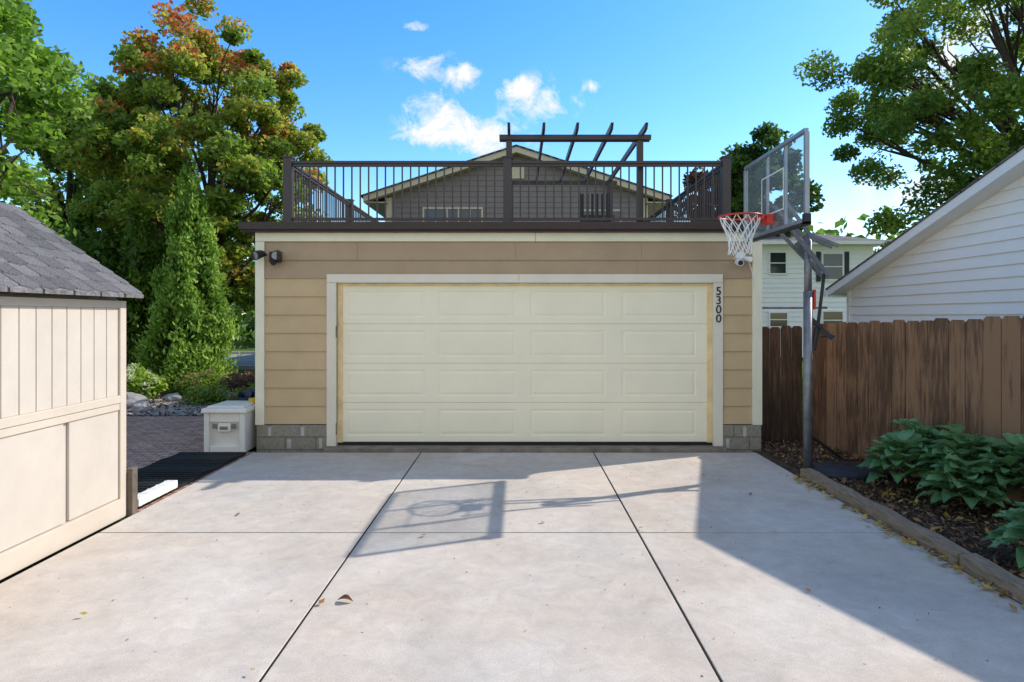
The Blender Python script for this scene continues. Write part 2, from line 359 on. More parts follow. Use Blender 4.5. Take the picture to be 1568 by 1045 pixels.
C=empty('patio_chair'); b=B()
cx,cy=1.35,10.6
for dx in (-.25,.25):
    for dy in (-.22,.22): b.tube([(cx+dx,cy+dy,2.95),(cx+dx,cy+dy,3.4 if dy<0 else 3.85)],.015,6)
b.box(cx-.26,cx+.26,cy-.24,cy+.24,3.36,3.40)
for i in range(6): b.box(cx-.24+i*.085,cx-.20+i*.085,cy+.21,cy+.235,3.42,3.84)
b.build('frame','black',C)
F=empty('flood_light'); b=B(); b.box(-3.2,-3.04,YF-.04,YF+.0,2.42,2.56); b.build('plate','brown',F,bevel=.01)
b=B()
for x,dx in ((-3.07,.03),(-3.24,-.06)):
    b.tube([(x,YF-.02,2.52),(x+dx*.3,YF-.10,2.50)],.015,8)
    b.tube([(x,YF-.08,2.53),(x+dx*.5,YF-.12,2.52),(x+dx,YF-.22,2.49)],[.03,.05,.06],16)
b.tube([(-3.12,YF-.03,2.44),(-3.12,YF-.10,2.41)],[.03,.04],12)
b.build('lamp_heads','black',F,smooth=False)
b=B(); 
b.tube([(-3.041,YF-.221,2.4897),(-3.04,YF-.223,2.489)],.05,16); b.tube([(-3.299,YF-.221,2.4897),(-3.30,YF-.223,2.489)],.05,16); b.build('lens','alu',F)
S=empty('security_camera'); b=B(); b.tube([(2.87,YF,2.5),(2.87,YF-.06,2.5)],.055,18); b.tube([(2.87,YF-.06,2.5),(2.87,YF-.09,2.45)],.03,12)
b.tube([(2.86,YF-.03,2.43),(2.83,YF-.09,2.42),(2.82,YF-.2,2.40)],[.035,.045,.042],16); b.tube([(2.93,YF-.03,2.47),(2.99,YF-.1,2.45)],[.03,.035],14)
b.tube([(2.8,YF-.01,2.46),(2.84,YF-.03,2.52),(2.98,YF-.02,2.46),(3.03,YF-.03,2.3),(3.05,YF-.03,2.1)],.006,6); b.build('body','plastic_w',S)
b=B(); b.tube([(2.82,YF-.2,2.40),(2.8195,YF-.206,2.3985)],.032,14); b.build('lens','black',S)
H=empty('house_number')
for i,ch in enumerate('5300'):
    cu=bpy.data.curves.new('digit_%d'%i,'FONT'); cu.body=ch; cu.size=.15; cu.extrude=.004; cu.align_x='CENTER'; cu.offset=.001
    o=bpy.data.objects.new('digit_%d'%(i+1),cu); COL.objects.link(o); o.location=(2.597,YF-.034,2.0-i*.118); o.rotation_euler=(math.pi/2,0,0); cu.materials.append(M['black']); o.parent=H

# ---------------------------------------------------------------- shed
S=empty('garden_shed'); X=-3.41; y1=5.42; y0=2.7; xr=-4.43; xl=-5.45
b=B(); b.prism([(xl,.02),(X-.02,.02),(X-.02,1.86),(xr,2.58),(xl,1.86)],y0,y1-.02,lambda u,w,t:(u,t,w)); b.build('body','shed',S)
b=B(); y=y1-.075; pitch=.152
while y>y0+.1:
    b.box(X-.02,X,y-pitch+.007,y,1.05,1.80); y-=pitch
b.build('upper_boards','shed',S,bevel=.004)
b=B()
b.box(X-.02,X+.002,4.76,y1-.075,.17,.93); b.box(X-.02,X+.002,y0,4.70,.17,.93); b.build('lower_panels','shed',S,bevel=.004)
b=B(); b.box(X-.02,X+.018,y1-.07,y1+.012,.0,1.86); b.box(X-.09,X-.022,y1-.02,y1+.012,.0,1.86)
b.box(X-.02,X+.02,y0,y1-.072,.985,1.05); b.box(X-.02,X+.014,y0,y1-.072,.925,.982)
b.box(X-.02,X+.016,y0,y1-.072,1.80,1.86); b.box(X-.02,X+.03,y0,y1-.02,.0,.165)
b.build('trim','shedt',S,bevel=.004)
ev=-3.29
b=B()
for sgn in (1,-1):
    xe= ev if sgn>0 else 2*xr-ev
    b.prism([(xe,1.885),(xe,1.915),(xr,2.70),(xr,2.67)],y0-.1,y1+.09,lambda u,w,t:(u,t,w))
b.build('roof','shingle',S)
b=B(); n=9; yy0=y0-.1
for i in range(n):
    t0=i/n; t1=(i+1.25)/n
    xa=ev+(xr-ev)*t0; za=1.918+.785*t0; xc=ev+(xr-ev)*min(t1,1); zc=1.918+.785*min(t1,1)
    y=yy0-random.random()*.2
    while y<y1+.09:
        w=.16+random.random()*.05; ya=max(y,yy0); yb=min(y+w-.006,y1+.1)
        if yb>ya:
            dz=.006+random.random()*.003; c=.005*random.random()
            xaa=xa+.008*(1 if i else 0)+c
            b.cur=random.random()
            cut=.022
            b.add([(xaa-cut,ya,za+dz+cut*.68),(xaa,(ya+yb)/2,za+dz),(xaa-cut,yb,za+dz+cut*.68),(xc,yb,zc+.002),(xc,ya,zc+.002),(xaa-cut,ya,za-.004+cut*.68),(xaa,(ya+yb)/2,za-.004),(xaa-cut,yb,za-.004+cut*.68)],[(0,1,2,3,4),(5,6,1,0),(6,7,2,1)])
        y+=w
def shingle_tab():
    m=leaf_mat('shingle_tabs',[(0,(.10,.097,.10)),(1,(.16,.155,.155))],0.0,.95); nt=m.node_tree; bb=nt.nodes['Principled BSDF']
    r=[n for n in nt.nodes if n.type=='VALTORGB'][0]; tc=nn(nt,'ShaderNodeTexCoord'); n=nn(nt,'ShaderNodeTexNoise'); n.inputs['Scale'].default_value=90; n.inputs['Detail'].default_value=4
    nt.links.new(tc.outputs['Object'],n.inputs['Vector']); mr=nn(nt,'ShaderNodeMapRange'); mr.inputs['From Min'].default_value=.3; mr.inputs['From Max'].default_value=.7; mr.inputs['To Min'].default_value=.55; mr.inputs['To Max'].default_value=1.45
    nt.links.new(n.outputs[0],mr.inputs[0]); s=nn(nt,'ShaderNodeVectorMath',operation='SCALE'); nt.links.new(r.outputs[0],s.inputs[0]); nt.links.new(mr.outputs[0],s.inputs['Scale']); nt.links.new(s.outputs[0],bb.inputs['Base Color'])
    bb.inputs['Specular IOR Level'].default_value=.1
    return m
b.build('shingle_courses',shingle_tab(),S,tint=True)
b=B(); b.box(-3.415,-3.345,5.44,5.52,-.02,.40); b.build('wooden_stake','wood_post',bevel=.008)

# ---------------------------------------------------------------- deck storage box
D=empty('storage_box'); b=B()
bx0,bx1,by0,by1=-3.99,-3.43,7.93,8.5
def frus(bb,x0,x1,y0,y1,z0,z1,t): bb.add([(x0+t,y0+t,z0),(x1-t,y0+t,z0),(x1-t,y1-t,z0),(x0+t,y1-t,z0),(x0,y0,z1),(x1,y0,z1),(x1,y1,z1),(x0,y1,z1)],[(0,3,2,1),(4,5,6,7),(0,1,5,4),(1,2,6,5),(2,3,7,6),(3,0,4,7)])
frus(b,bx0+.02,bx1-.02,by0+.02,by1,-.02,.5,.03)
frus(b,bx0+.02,bx0+.09,by0-.012,by0+.06,-.02,.5,.0); frus(b,bx1-.09,bx1-.02,by0-.012,by0+.06,-.02,.5,.0)
b.box(bx0+.09,bx1-.09,by0-.003,by0+.05,.38,.5); b.box(bx0+.09,bx1-.09,by0-.003,by0+.05,-.02,.08)
b.box(bx0+.2,bx1-.2,by0-.018,by0+.03,.26,.37)
b.build('tub','box',D,bevel=.012)
b=B(); frus(b,bx0,bx1,by0-.03,by1+.02,.5,.56,-.01); frus(b,bx0+.05,bx1-.05,by0+.03,by1-.03,.56,.585,-.015); b.build('lid','box',D,bevel=.015)
b=B(); b.box(bx0+.23,bx1-.23,by0-.022,by0-.016,.29,.33); b.box(bx0+.13,bx0+.19,by0-.004,by0+.0,.3,.36); b.box(bx1-.19,bx1-.13,by0-.004,by0,.3,.36); b.build('latch','lip',D)
b=B(); vs=[];fs=[]
for i in range(12):
    for j in range(8):
        x=-3.85+i*.035; y=8.6+j*.05; z=.66+.09*math.sin(i*1.1+j*.6)*math.cos(j*1.3)-.012*abs(i-5)
        vs.append((x,y,z))
for i in range(11):
    for j in range(7): fs.append((i*8+j,i*8+8+j,i*8+9+j,i*8+j+1))
b.add(vs,fs); b.box(-3.85,-3.47,8.62,8.95,.0,.6); b.build('folded_tarp','blue')
b=B(); b.tube([(-3.5,8.3,.585),(-3.5,8.3,.64)],[.05,.06],14); b.build('yellow_cup','yellow')

# ---------------------------------------------------------------- fence
Fn=empty('wooden_fence'); b=B()
def fence_run(p,q,z0,z1,pitch=.19,tb=0):
    p=Vector(p+(0,));q=Vector(q+(0,)); L=(q-p).length; d=(q-p)/L; nr=Vector((d.y,-d.x,0))
    n=int(L/pitch)
    for i in range(n):
        s=i*pitch; a=p+d*(s+.004); c=p+d*(s+pitch-.006); h=z0+(z1-z0)*s/L+random.uniform(-.012,.012); off=nr*(random.uniform(-.006,.006)); e=a+off; f=c+off+nr*random.uniform(-.004,.004)
        t=nr*.019; k=.03; b.cur=random.uniform(0,.5)+tb
        pts=[(e,-.02),(f,-.02),(f,h-k),(f-d*k,h),(e+d*k,h),(e,h-k)]
        vs=[(P.x,P.y,z) for P,z in pts]+[((P+t).x,(P+t).y,z) for P,z in pts]
        b.add(vs,[tuple(range(6)),tuple(range(6,12))[::-1]]+[(j,(j+1)%6,6+(j+1)%6,6+j) for j in range(6)])
fence_run((4.02,8.6),(5.15,1.9),1.62,1.86,.19,.12)
b.build('pickets_side','fence',Fn,tint=True,bevel=.002)
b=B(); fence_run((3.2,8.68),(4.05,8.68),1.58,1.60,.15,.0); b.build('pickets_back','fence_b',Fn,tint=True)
b=B()
b.beam((4.07,8.6,1.3),(5.2,1.9,1.4),.04,.09); b.beam((4.07,8.6,.4),(5.2,1.9,.4),.04,.09); b.box(4.06,4.16,8.6,8.7,-.1,1.62)
b.build('rails','fence',Fn,tint=True)
b=B()
for x in (3.28,3.38,3.48,3.62): b.tube([(x,9.3,.0),(x,9.3,1.78)],.018,8)
for z in (1.4,1.5,1.6,1.72): b.beam((3.2,9.3,z),(3.5,9.3,z),.02,.02)
b.build('white_trellis','white')
b=B(); b.tube([(3.3,9.9,1.86),(4.9,9.9,1.86)],.02,8); b.tube([(4.6,9.9,0),(4.6,9.9,1.9)],.03,8); b.tube([(3.35,9.9,0),(3.35,9.9,1.9)],.03,8); b.build('metal_gate_frame','pole')

# ---------------------------------------------------------------- neighbour garage
N=empty('neighbor_garage'); XW=5.92; yp=6.6; zp=3.72; sl=.3135
ya,yb=2.05,11.15; ez=zp-sl*(yb-yp)
b=B(); b.prism([(ya,0),(yb,0),(yb,ez-.1),(yp,zp-.12),(ya,ez-.1)],XW+.02,12,lambda u,w,t:(t,u,w)); b.build('body','white_s',N)
b=B(); rows=[]; z=.25
while z<zp-.15:
    z1=min(z+.15,zp-.121)
    def ext(zz):
        r=(zp-.1-max(zz,ez-.1))/sl
        return max(ya,yp-r),min(yb,yp+r)
    a=ext(z); c=ext(z1); rows.append((z,z1,a[0],a[1],c[0],c[1])); z+=.15
laps(b,rows,XW+.018,fn=lambda u,n,z:(n,u,z),out=.024); b.build('lap_siding','white_s',N)
b=B(); b.box(XW-.02,XW+.05,yb-.02,yb+.06,.1,ez-.06); b.box(XW-.02,XW+.05,ya-.06,ya+.02,.1,ez-.06); b.build('corner_boards','white',N)
xo=5.65
b=B()
for s in (1,-1):
    ye=yp+s*(yb-yp+.25); zz=zp-sl*(yb-yp+.25)
    b.prism([(yp,zp-.13),(ye,zz-.13),(ye,zz),(yp,zp)],xo,xo+.03,lambda u,w,t:(t,u,w))
    b.prism([(yp,zp-.12),(ye,zz-.12),(ye,zz-.10),(yp,zp-.10)],xo+.03,XW+.02,lambda u,w,t:(t,u,w))
    b.box(xo+.031,12.3,min(ye,ye-s*.03),max(ye,ye-s*.03),zz-.14,zz-.02)
    if s>0: b.box(xo-.02,12.3,ye+.002,ye+.12,zz-.13,zz-.02)
b.build('rake_and_gutter','white',N,bevel=.004)
b=B()
for s in (1,-1):
    ye=yp+s*(yb-yp+.3); zz=zp-sl*(yb-yp+.3)
    b.prism([(yp,zp+.002),(ye,zz+.002),(ye,zz+.022),(yp,zp+.022)],xo-.02,12.3,lambda u,w,t:(t,u,w))
b.build('roof','shingle',N)

# ---------------------------------------------------------------- rear main house
Hs=empty('gable_house'); Y=22.; xc=-.03; pk=7.6; hw=4.5; ov=5.3; s2=1.72/5.3
zt=lambda x: pk-abs(x-xc)*s2
b=B(); b.prism([(xc-hw,0),(xc+hw,0),(xc+hw,zt(xc+hw)-.2),(xc,pk-.2),(xc-hw,zt(xc-hw)-.2)],Y+.03,Y+12,lambda u,w,t:(u,t,w)); b.build('body','house_s',Hs)
b=B(); rows=[]; z=2.5
while z<pk-.2:
    z1=min(z+.19,pk-.18)
    def ex2(zz):
        r=min(hw,(pk-.15-zz)/s2); return xc-r,xc+r
    a=ex2(z); c=ex2(z1); rows.append((z,z1,a[0],a[1],c[0],c[1])); z+=.19
laps(b,rows,Y+.03,out=.022); b.build('lap_siding','house_s',Hs)
b=B()
for s in (1,-1):
    xe=xc+s*ov; ze=pk-ov*s2
    b.prism([(xc,pk-.2),(xe,ze-.2),(xe,ze),(xc,pk)],Y-.35,Y-.3,lambda u,w,t:(u,t,w))
    b.prism([(xc,pk-.19),(xe,ze-.19),(xe,ze-.16),(xc,pk-.16)],Y-.3,Y+.03,lambda u,w,t:(u,t,w))
    b.box(min(xe,xe-s*.8),max(xe,xe-s*.8),Y-.29,Y+12,ze-.22,ze-.19)
    b.box(xc+s*hw-.12,xc+s*hw+.12,Y-.02,Y+.06,2,ze+.0)
b.build('rake_trim','house_t',Hs)
b=B()
for s in (1,-1):
    xe=xc+s*(ov+.1); ze=pk-(ov+.1)*s2
    b.prism([(xc,pk+.002),(xe,ze+.002),(xe,ze+.05),(xc,pk+.05)],Y-.4,Y+12.3,lambda u,w,t:(u,t,w))
b.build('roof','shingle',Hs)
def window(par,x0,x1,z0,z1,y,mull=1,nm='window',fr='white'):
    b=B(); t=.06
    b.box(x0-t,x0,y-.04,y+.03,z0-t,z1+t); b.box(x1,x1+t,y-.04,y+.03,z0-t,z1+t); b.box(x0,x1,y-.04,y+.03,z1,z1+t); b.box(x0,x1,y-.055,y+.03,z0-t,z0)
    for i in range(1,mull): 
        xm=x0+(x1-x0)*i/mull; b.box(xm-.02,xm+.02,y-.03,y+.03,z0,z1)
    b.box(x0,x1,y-.025,y+.02,(z0+z1)/2-.02,(z0+z1)/2+.02)
    b.build(nm+'_frame',fr,par)
    b=B(); b.box(x0,x1,y-.012,y+.02,z0,z1); b.build(nm+'_glass','glass_d',par)
window(Hs,-3.26,-1.26,4.4,5.48,Y-.02,5,'window_a','house_t'); window(Hs,2.3,3.6,4.4,5.4,Y-.02,2,'window_b','house_t')
b=B(); b.box(-.25,.25,Y-.04,Y+.02,6.55,6.95); b.build('gable_vent','house_t',Hs)
W=empty('white_house'); Y=26
b=B(); b.box(7.5,14.8,Y+.03,Y+9,0,4.85); b.build('body','white_s',W)
b=B(); laps(b,[(.3+.2*i,.5+.2*i,7.5,14.8,7.5,14.8) for i in range(22)],Y+.03,out=.03); b.build('lap_siding','white_s',W)
b=B(); b.add([(7,Y-.5,4.8),(15.3,Y-.5,4.8),(15.3,Y+9.5,4.8),(7,Y+9.5,4.8),(9.5,Y+4.5,5.9),(12.8,Y+4.5,5.9)],[(0,1,5,4),(1,2,5),(2,3,4,5),(3,0,4)]); b.build('roof','shingle2',W)
b=B(); b.box(7,15.3,Y-.52,Y+9.5,4.66,4.795); b.build('eave','white',W)
window(W,10.5,11.15,3.5,4.35,Y,1,'window_a'); window(W,12.7,13.5,3.25,4.3,Y,1,'window_b'); window(W,10.5,11.2,1.3,1.85,Y,1,'window_c'); window(W,12.7,13.5,1.2,1.9,Y,1,'window_d')
b=B(); b.box(12.42,12.6,Y-.03,Y+.0,3.15,4.4); b.box(13.6,13.78,Y-.03,Y,3.15,4.4); b.build('shutters','black',W)

# ---------------------------------------------------------------- basketball hoop
K=empty('basketball_hoop'); px,py=3.22,6.93
b=B(); b.tube([(px,py,-.1),(px,py,2.0)],.048,20); b.tube([(px,py,1.9),(px,py,2.62)],.04,20); b.build('pole','pole',K,smooth=True)
b=B()
for dy in (-.07,.07):
    b.beam((px+.04,py+dy,2.55),(2.9,py+dy*2.2,2.98),.018,.04); b.beam((px+.16,py+dy,2.2),(2.9,py+dy*2.2,2.75),.018,.04)
    b.beam((px-.1,py+dy,2.55),(px+.2,py+dy,2.16),.018,.04)
    b.beam((px,py+dy,2.62),(px+.3,py+dy,2.5),.018,.035)
b.build('lift_arms','armg',K)
b=B()
b.tube([(px+.18,py,2.2),(px+.1,py,1.55)],.018,10); b.tube([(px+.1,py,1.6),(px+.06,py,1.35)],.03,10)
b.beam((px,py,1.72),(px+.14,py-.02,1.60),.06,.04); b.beam((px+.1,py,1.62),(px+.25,py-.05,1.48),.03,.05); b.tube([(px+.14,py,1.5),(px+.27,py-.06,1.51)],.012,8)
b.tube([(px,py,.42),(px+.22,py+.1,.28),(px+.5,py+.28,.1)],.018,8)
b.build('height_crank','black',K)
b=B(); b.box(px+.05,px+.075,py-.03,py+.0,1.8,2.02); b.build('height_gauge','red',K)
bx=2.83; ya,yb=6.12,7.75; za,zb=2.67,3.55
b=B()
for (p,q) in (((bx,ya,za),(bx,yb,za)),((bx,ya,zb),(bx,yb,zb))): b.beam(p,q,.045,.04)
for y in (ya,yb): b.box(bx-.0225,bx+.0225,y-.02,y+.02,za+.021,zb-.021)
for y in (py-.24,py+.24): b.box(bx+.024,bx+.055,y-.015,y+.015,za,zb)
b.build('board_frame','alu',K,bevel=.004)
b=B(); b.box(bx-.028,bx+.03,ya-.035,ya+.035,za-.045,za+.06); b.box(bx-.028,bx+.03,ya-.035,yb+.03,za-.05,za-.022); b.build('edge_padding','black',K)
b=B(); b.box(bx-.006,bx+.006,ya+.02,yb-.02,za+.02,zb-.02); b.build('board_glass','glass',K)
b=B()
for (y0_,y1_,z0_,z1_) in ((py-.3,py+.3,2.86,2.875),(py-.3,py+.3,3.29,3.305),(py-.3,py-.285,2.875,3.29),(py+.285,py+.3,2.875,3.29)): b.box(bx-.0095,bx-.0065,y0_,y1_,z0_,z1_)
b.build('target_square','plastic_w',K)
rz=2.83; rc=Vector((2.47,py,rz)); rr=.228
b=B(); ring=[rc+Vector((rr*math.cos(t),rr*math.sin(t),0)) for t in np.linspace(0,2*math.pi,41)]; b.tube(ring,.011,8,False)
b.box(bx-.10,bx-.03,py-.09,py+.09,rz-.09,rz+.015); b.beam((bx-.1,py-.06,rz-.03),(bx-.22,py-.16,rz-.005),.012,.04); b.beam((bx-.1,py+.06,rz-.03),(bx-.22,py+.16,rz-.005),.012,.04)
b.build('rim','red',K)
b=B(); prof=[(0,.222),(-.08,.195),(-.17,.155),(-.26,.125),(-.35,.12),(-.42,.13)]
for k in range(12):
    for sg in (1,-1):
        pts=[]
        for i,(dz,r) in enumerate(prof):
            a=2*math.pi*(k+sg*i*.5)/12+.03*random.random(); pts.append(rc+Vector((r*math.cos(a),r*math.sin(a),dz)))
        fine=[]
        for p,q in zip(pts[:-1],pts[1:]): fine+=[p,p.lerp(q,.5)]
        fine.append(pts[-1]); b.tube(fine,.0045,5,False)
b.build('net','net',K)
b=B(); n=22
vs=[];
for r,z in ((.42,-.01),(.45,.02),(.42,.06),(.2,.09),(.02,.09)):
    for k in range(n):
        t=2*math.pi*k/n; vs.append((px+.42+r*1.1*math.cos(t),py-.05+r*.75*math.sin(t),z))
fs=[(i*n+k,i*n+(k+1)%n,(i+1)*n+(k+1)%n,(i+1)*n+k) for i in range(4) for k in range(n)]
b.add(vs,fs); b.build('base','black',K,smooth=True)

# ---------------------------------------------------------------- vegetation
green_stops=[(0,(.02,.045,.01)),(.35,(.075,.14,.02)),(.65,(.15,.23,.035)),(1,(.27,.32,.06))]
maple_stops=[(0,(.03,.06,.012)),(.3,(.10,.165,.025)),(.56,(.21,.29,.045)),(.70,(.34,.30,.06)),(.82,(.46,.20,.06)),(1,(.38,.075,.05))]
LG=leaf_mat('green_leaves',green_stops,.4); LM=leaf_mat('maple_leaves',maple_stops,.48)
LN=leaf_mat('near_ash_leaves',[(0,(.04,.10,.012)),(.5,(.15,.26,.035)),(1,(.30,.39,.08))],.5)
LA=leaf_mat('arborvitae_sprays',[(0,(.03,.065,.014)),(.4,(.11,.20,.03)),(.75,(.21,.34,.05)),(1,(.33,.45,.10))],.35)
LH=leaf_mat('hosta_leaves',[(0,(.05,.12,.045)),(.5,(.13,.26,.10)),(1,(.24,.39,.17))],.25,.35)

def tree(name,base,c,r,nclus,nleaf,size,mat,trunk_r=.18,tintf=None,crad=.55,limbs=34,shape=None,droop=.25,gap=.12,tz=.45,low=.22):
    E=empty(name); c=np.array(c,float); r=np.array(r,float)
    P=[]; 
    while len(P)<nclus:
        d=rng.normal(size=3); d/=np.linalg.norm(d); rad=rng.uniform(.25,1)**.45
        if shape: rad*=shape(d)
        rad*=1+.22*noise.noise(Vector(d*2.3)+Vector(base))
        p=d*rad
        if noise.noise(Vector(p*2.6)+Vector((base[0],3,7)))<-gap*2.2: continue
        P.append(c+p*r)
    P=np.array(P)
    idx=rng.integers(0,nclus,nleaf); cr=rng.uniform(.6,1.35,nclus)*crad; ct=rng.uniform(-.16,.16,nclus)
    off=rng.normal(size=(nleaf,3)); off=nrm(off)*(rng.uniform(0,1,nleaf)**.5)[:,None]*cr[idx][:,None]; off[:,2]*=.65
    C=P[idx]+off; C[:,2]-=droop*(np.hypot(off[:,0],off[:,1])**2)
    q=(C-c)/r
    T=.42+ct[idx]+rng.uniform(-.16,.16,nleaf)+.10*off[:,2]/crad
    if tintf is not None: T=tintf(T,q,idx,ct)
    quads('foliage',leafquads(C,size),np.clip(T,0,1),mat,E)
    b=B(); base=Vector(base); top=Vector(c)+Vector((0,0,r[2]*tz))
    tp=[base,base.lerp(top,.25)+Vector((.08,.05,0)),base.lerp(top,.5)+Vector((-.08,.1,0)),base.lerp(top,.75)+Vector((.1,0,0)),top]
    b.tube(tp,[trunk_r*1.25,trunk_r,trunk_r*.75,trunk_r*.5,trunk_r*.2],12)
    sel=rng.choice(nclus,min(limbs,nclus),replace=False)
    for k in sel:
        q_=Vector(P[k]); t=min(.92,max(low,(q_.z-base.z)/(top.z-base.z)*rng.uniform(.45,.8)))
        f=t*4; i=min(3,int(f)); st=tp[i].lerp(tp[i+1],f-i)
        mid=st.lerp(q_,.5)+Vector((rng.uniform(-.3,.3),rng.uniform(-.3,.3),rng.uniform(-.1,.5)))
        q1=st.lerp(mid,.5)+Vector((rng.uniform(-.1,.1),rng.uniform(-.1,.1),0)); q2=mid.lerp(q_,.5)+Vector((rng.uniform(-.12,.12),0,rng.uniform(0,.15)))
        w=trunk_r*(1-t)*.5+.02; b.tube([st,q1,mid,q2,q_],[w,w*.8,w*.6,w*.4,.012],7)
        for _ in range(3):
            e2=q2+Vector(rng.uniform(-.7,.7,3)); b.tube([mid.lerp(q2,rng.uniform(0,1)),q2.lerp(e2,.5)+Vector((0,0,.1)),e2],[w*.35,w*.25,.008],5)
    b.build('trunk_and_limbs','bark',E,smooth=True); return E
def mt(T,q,idx,ct):
    h=np.clip((q[:,2]+.15)*.95,0,1); red=((np.sin(idx*12.9898)*43758.5)%1)
    return T+.03+np.where(red<(.14+.42*h),(.14+.34*h)*rng.uniform(.0,1.15,len(T)),.05*rng.uniform(-1,1,len(T)))
tree('maple_tree',(-8.9,18,0),(-8.85,18,6.0),(3.6,3.0,4.35),330,95000,.145,LM,.2,mt,.46,56,shape=lambda d:1-.22*max(0,d[2])*abs(d[0]))
def gt(T,q,idx,ct): return T+.14
tree('ash_tree',(-8.6,9.3,0),(-8.45,9.3,4.9),(2.0,1.8,2.6),80,20000,.115,LN,.14,gt,.5,26)
def yt(T,q,idx,ct): return T+.2
tree('elm_tree',(-15.5,21,0),(-15.0,21,5.6),(3.8,3,4.2),150,34000,.23,LG,.2,yt,.8,24)
tree('locust_tree',(17.0,17.5,0),(12.9,17,8.5),(4.7,3.6,5.6),250,92000,.125,LG,.3,lambda T,q,i,c:T+.12+.25*(q[:,2]>-.1)*rng.uniform(0,1,len(T)),.62,70,gap=.02,droop=.35,tz=.2,low=.45)
tree('spruce_like_tree',(11.4,29,0),(11.3,29,6.8),(2.2,2,3.4),60,14000,.28,LG,.18,lambda T,q,i,c:T-.2,.7,12)
tree('plum_tree',(10.2,32,0),(10.6,32,7.5),(2.0,2,2.6),50,10000,.28,leaf_mat('purple_leaves',[(0,(.03,.018,.015)),(.5,(.09,.045,.03)),(1,(.2,.09,.045))]),.18,None,.7,12)
n=900; X=rng.uniform(-60,60,n); 
hh=np.where(X<-9,7.5,np.where(X>16,7.0,4.6)); Yc=rng.uniform(34,52,n); Zc=rng.uniform(0,1,n)*hh*rng.uniform(.6,1,n)
C=np.stack([X,Yc,Zc],1); NL=34000; idx=rng.integers(0,n,NL); off=nrm(rng.normal(size=(NL,3)))*(rng.uniform(0,1,NL)**.4)[:,None]*1.6
quads('distant_trees',leafquads(C[idx]+off,.7),np.clip(.35+rng.uniform(-.15,.15,n)[idx]+rng.uniform(-.12,.12,NL)+off[:,2]*.06,0,1),LG)
n=150; C=np.stack([rng.uniform(-17,-9.6,n),rng.uniform(14.5,19,n),rng.uniform(.2,3.4,n)],1); NL=26000; idx=rng.integers(0,n,NL); off=nrm(rng.normal(size=(NL,3)))*(rng.uniform(0,1,NL)**.5)[:,None]*.8
quads('shrub_hedge',leafquads(C[idx]+off,.18),np.clip(.3+rng.uniform(-.12,.12,n)[idx]+rng.uniform(-.12,.12,NL)+off[:,2]*.1,0,1),LG)

def arbor(name,x,y,h,r,n,dt=0):
    E=empty(name)
    k=int(n/170); z=rng.uniform(0,1,k)**1.1; a=rng.uniform(0,2*math.pi,k)
    prof=(np.where(z<.12,.8+z*1.6,1.0)*(1-z**1.5)**.8+.03)
    rr=r*prof*rng.uniform(.62,1.12,k)
    P=np.stack([x+rr*np.cos(a),y+rr*np.sin(a),.15+z*h*rng.uniform(.94,1.02,k)],1)
    idx=rng.integers(0,k,n); off=rng.normal(size=(n,3))*np.array([.085,.085,.19])*(.55+.8*(1-z[idx]))[:,None]
    C=P[idx]+off; ai=a[idx]
    out=(off[:,0]*np.cos(ai)+off[:,1]*np.sin(ai))
    C[:,2]=np.maximum(C[:,2],.05)
    tang=np.stack([np.cos(ai)*.45,np.sin(ai)*.45,np.full(n,1.1)],1)
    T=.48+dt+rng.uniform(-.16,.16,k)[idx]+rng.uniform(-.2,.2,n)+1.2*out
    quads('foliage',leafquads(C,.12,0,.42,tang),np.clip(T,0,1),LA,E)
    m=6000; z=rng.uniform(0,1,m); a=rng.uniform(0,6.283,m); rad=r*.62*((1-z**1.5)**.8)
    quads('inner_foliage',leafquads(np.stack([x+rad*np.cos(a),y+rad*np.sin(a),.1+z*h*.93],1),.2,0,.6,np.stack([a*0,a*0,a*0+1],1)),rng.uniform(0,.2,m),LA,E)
    b=B(); b.tube([(x,y,0),(x,y,h*.9)],[.1,.02],8); b.build('trunk','bark',E)
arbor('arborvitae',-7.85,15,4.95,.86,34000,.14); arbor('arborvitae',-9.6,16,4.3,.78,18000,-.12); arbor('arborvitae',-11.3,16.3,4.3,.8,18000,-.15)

def shrub(name,x,y,r,h,n,size,mat,dt=0,blooms=None,nb=260):
    k=26; a=rng.uniform(0,6.28,k); rr=r*rng.uniform(0,1,k)**.5; P=np.stack([x+rr*np.cos(a),y+rr*np.sin(a)*.7,h*rng.uniform(.25,.9,k)*(1-.5*(rr/r)**2)],1)
    idx=rng.integers(0,k,n); off=nrm(rng.normal(size=(n,3)))*(rng.uniform(0,1,n)**.5)[:,None]*.2
    C=P[idx]+off; C[:,2]=np.maximum(C[:,2],.01)
    E=empty(name); quads('foliage',leafquads(C,size,.6,.7),np.clip(.5+dt+rng.uniform(-.2,.2,n)+off[:,2],0,1),mat,E)
    if blooms:
        m=nb; idx=rng.integers(0,10,m); C=P[idx]+np.array([0,-.12,.14])+nrm(rng.normal(size=(m,3)))*.075
        quads('blooms',leafquads(C,.05,.2,.9),rng.uniform(0,1,m),blooms,E)
bw=leaf_mat('pale_blooms',[(0,(.35,.4,.2)),(1,(.6,.62,.45))]); bp_=leaf_mat('pink_blooms',[(0,(.18,.05,.06)),(1,(.3,.1,.11))])
LR=leaf_mat('wine_leaves',[(0,(.03,.018,.012)),(.5,(.09,.05,.035)),(1,(.17,.1,.06))])
shrub('hydrangea_shrub',-8.1,13.4,.55,.62,2600,.1,LN,.25,bw,400); shrub('hydrangea_shrub',-8.75,12.9,.5,.55,2200,.1,LN,.2,bw,400)
shrub('perennial_shrub',-6.9,13.8,.5,.5,2200,.07,LG,.05,bp_,60); shrub('barberry_shrub',-5.9,13.6,.5,.42,2400,.06,LR,.1); shrub('perennial_shrub',-7.5,14.2,.5,.5,1800,.08,LG,.1)
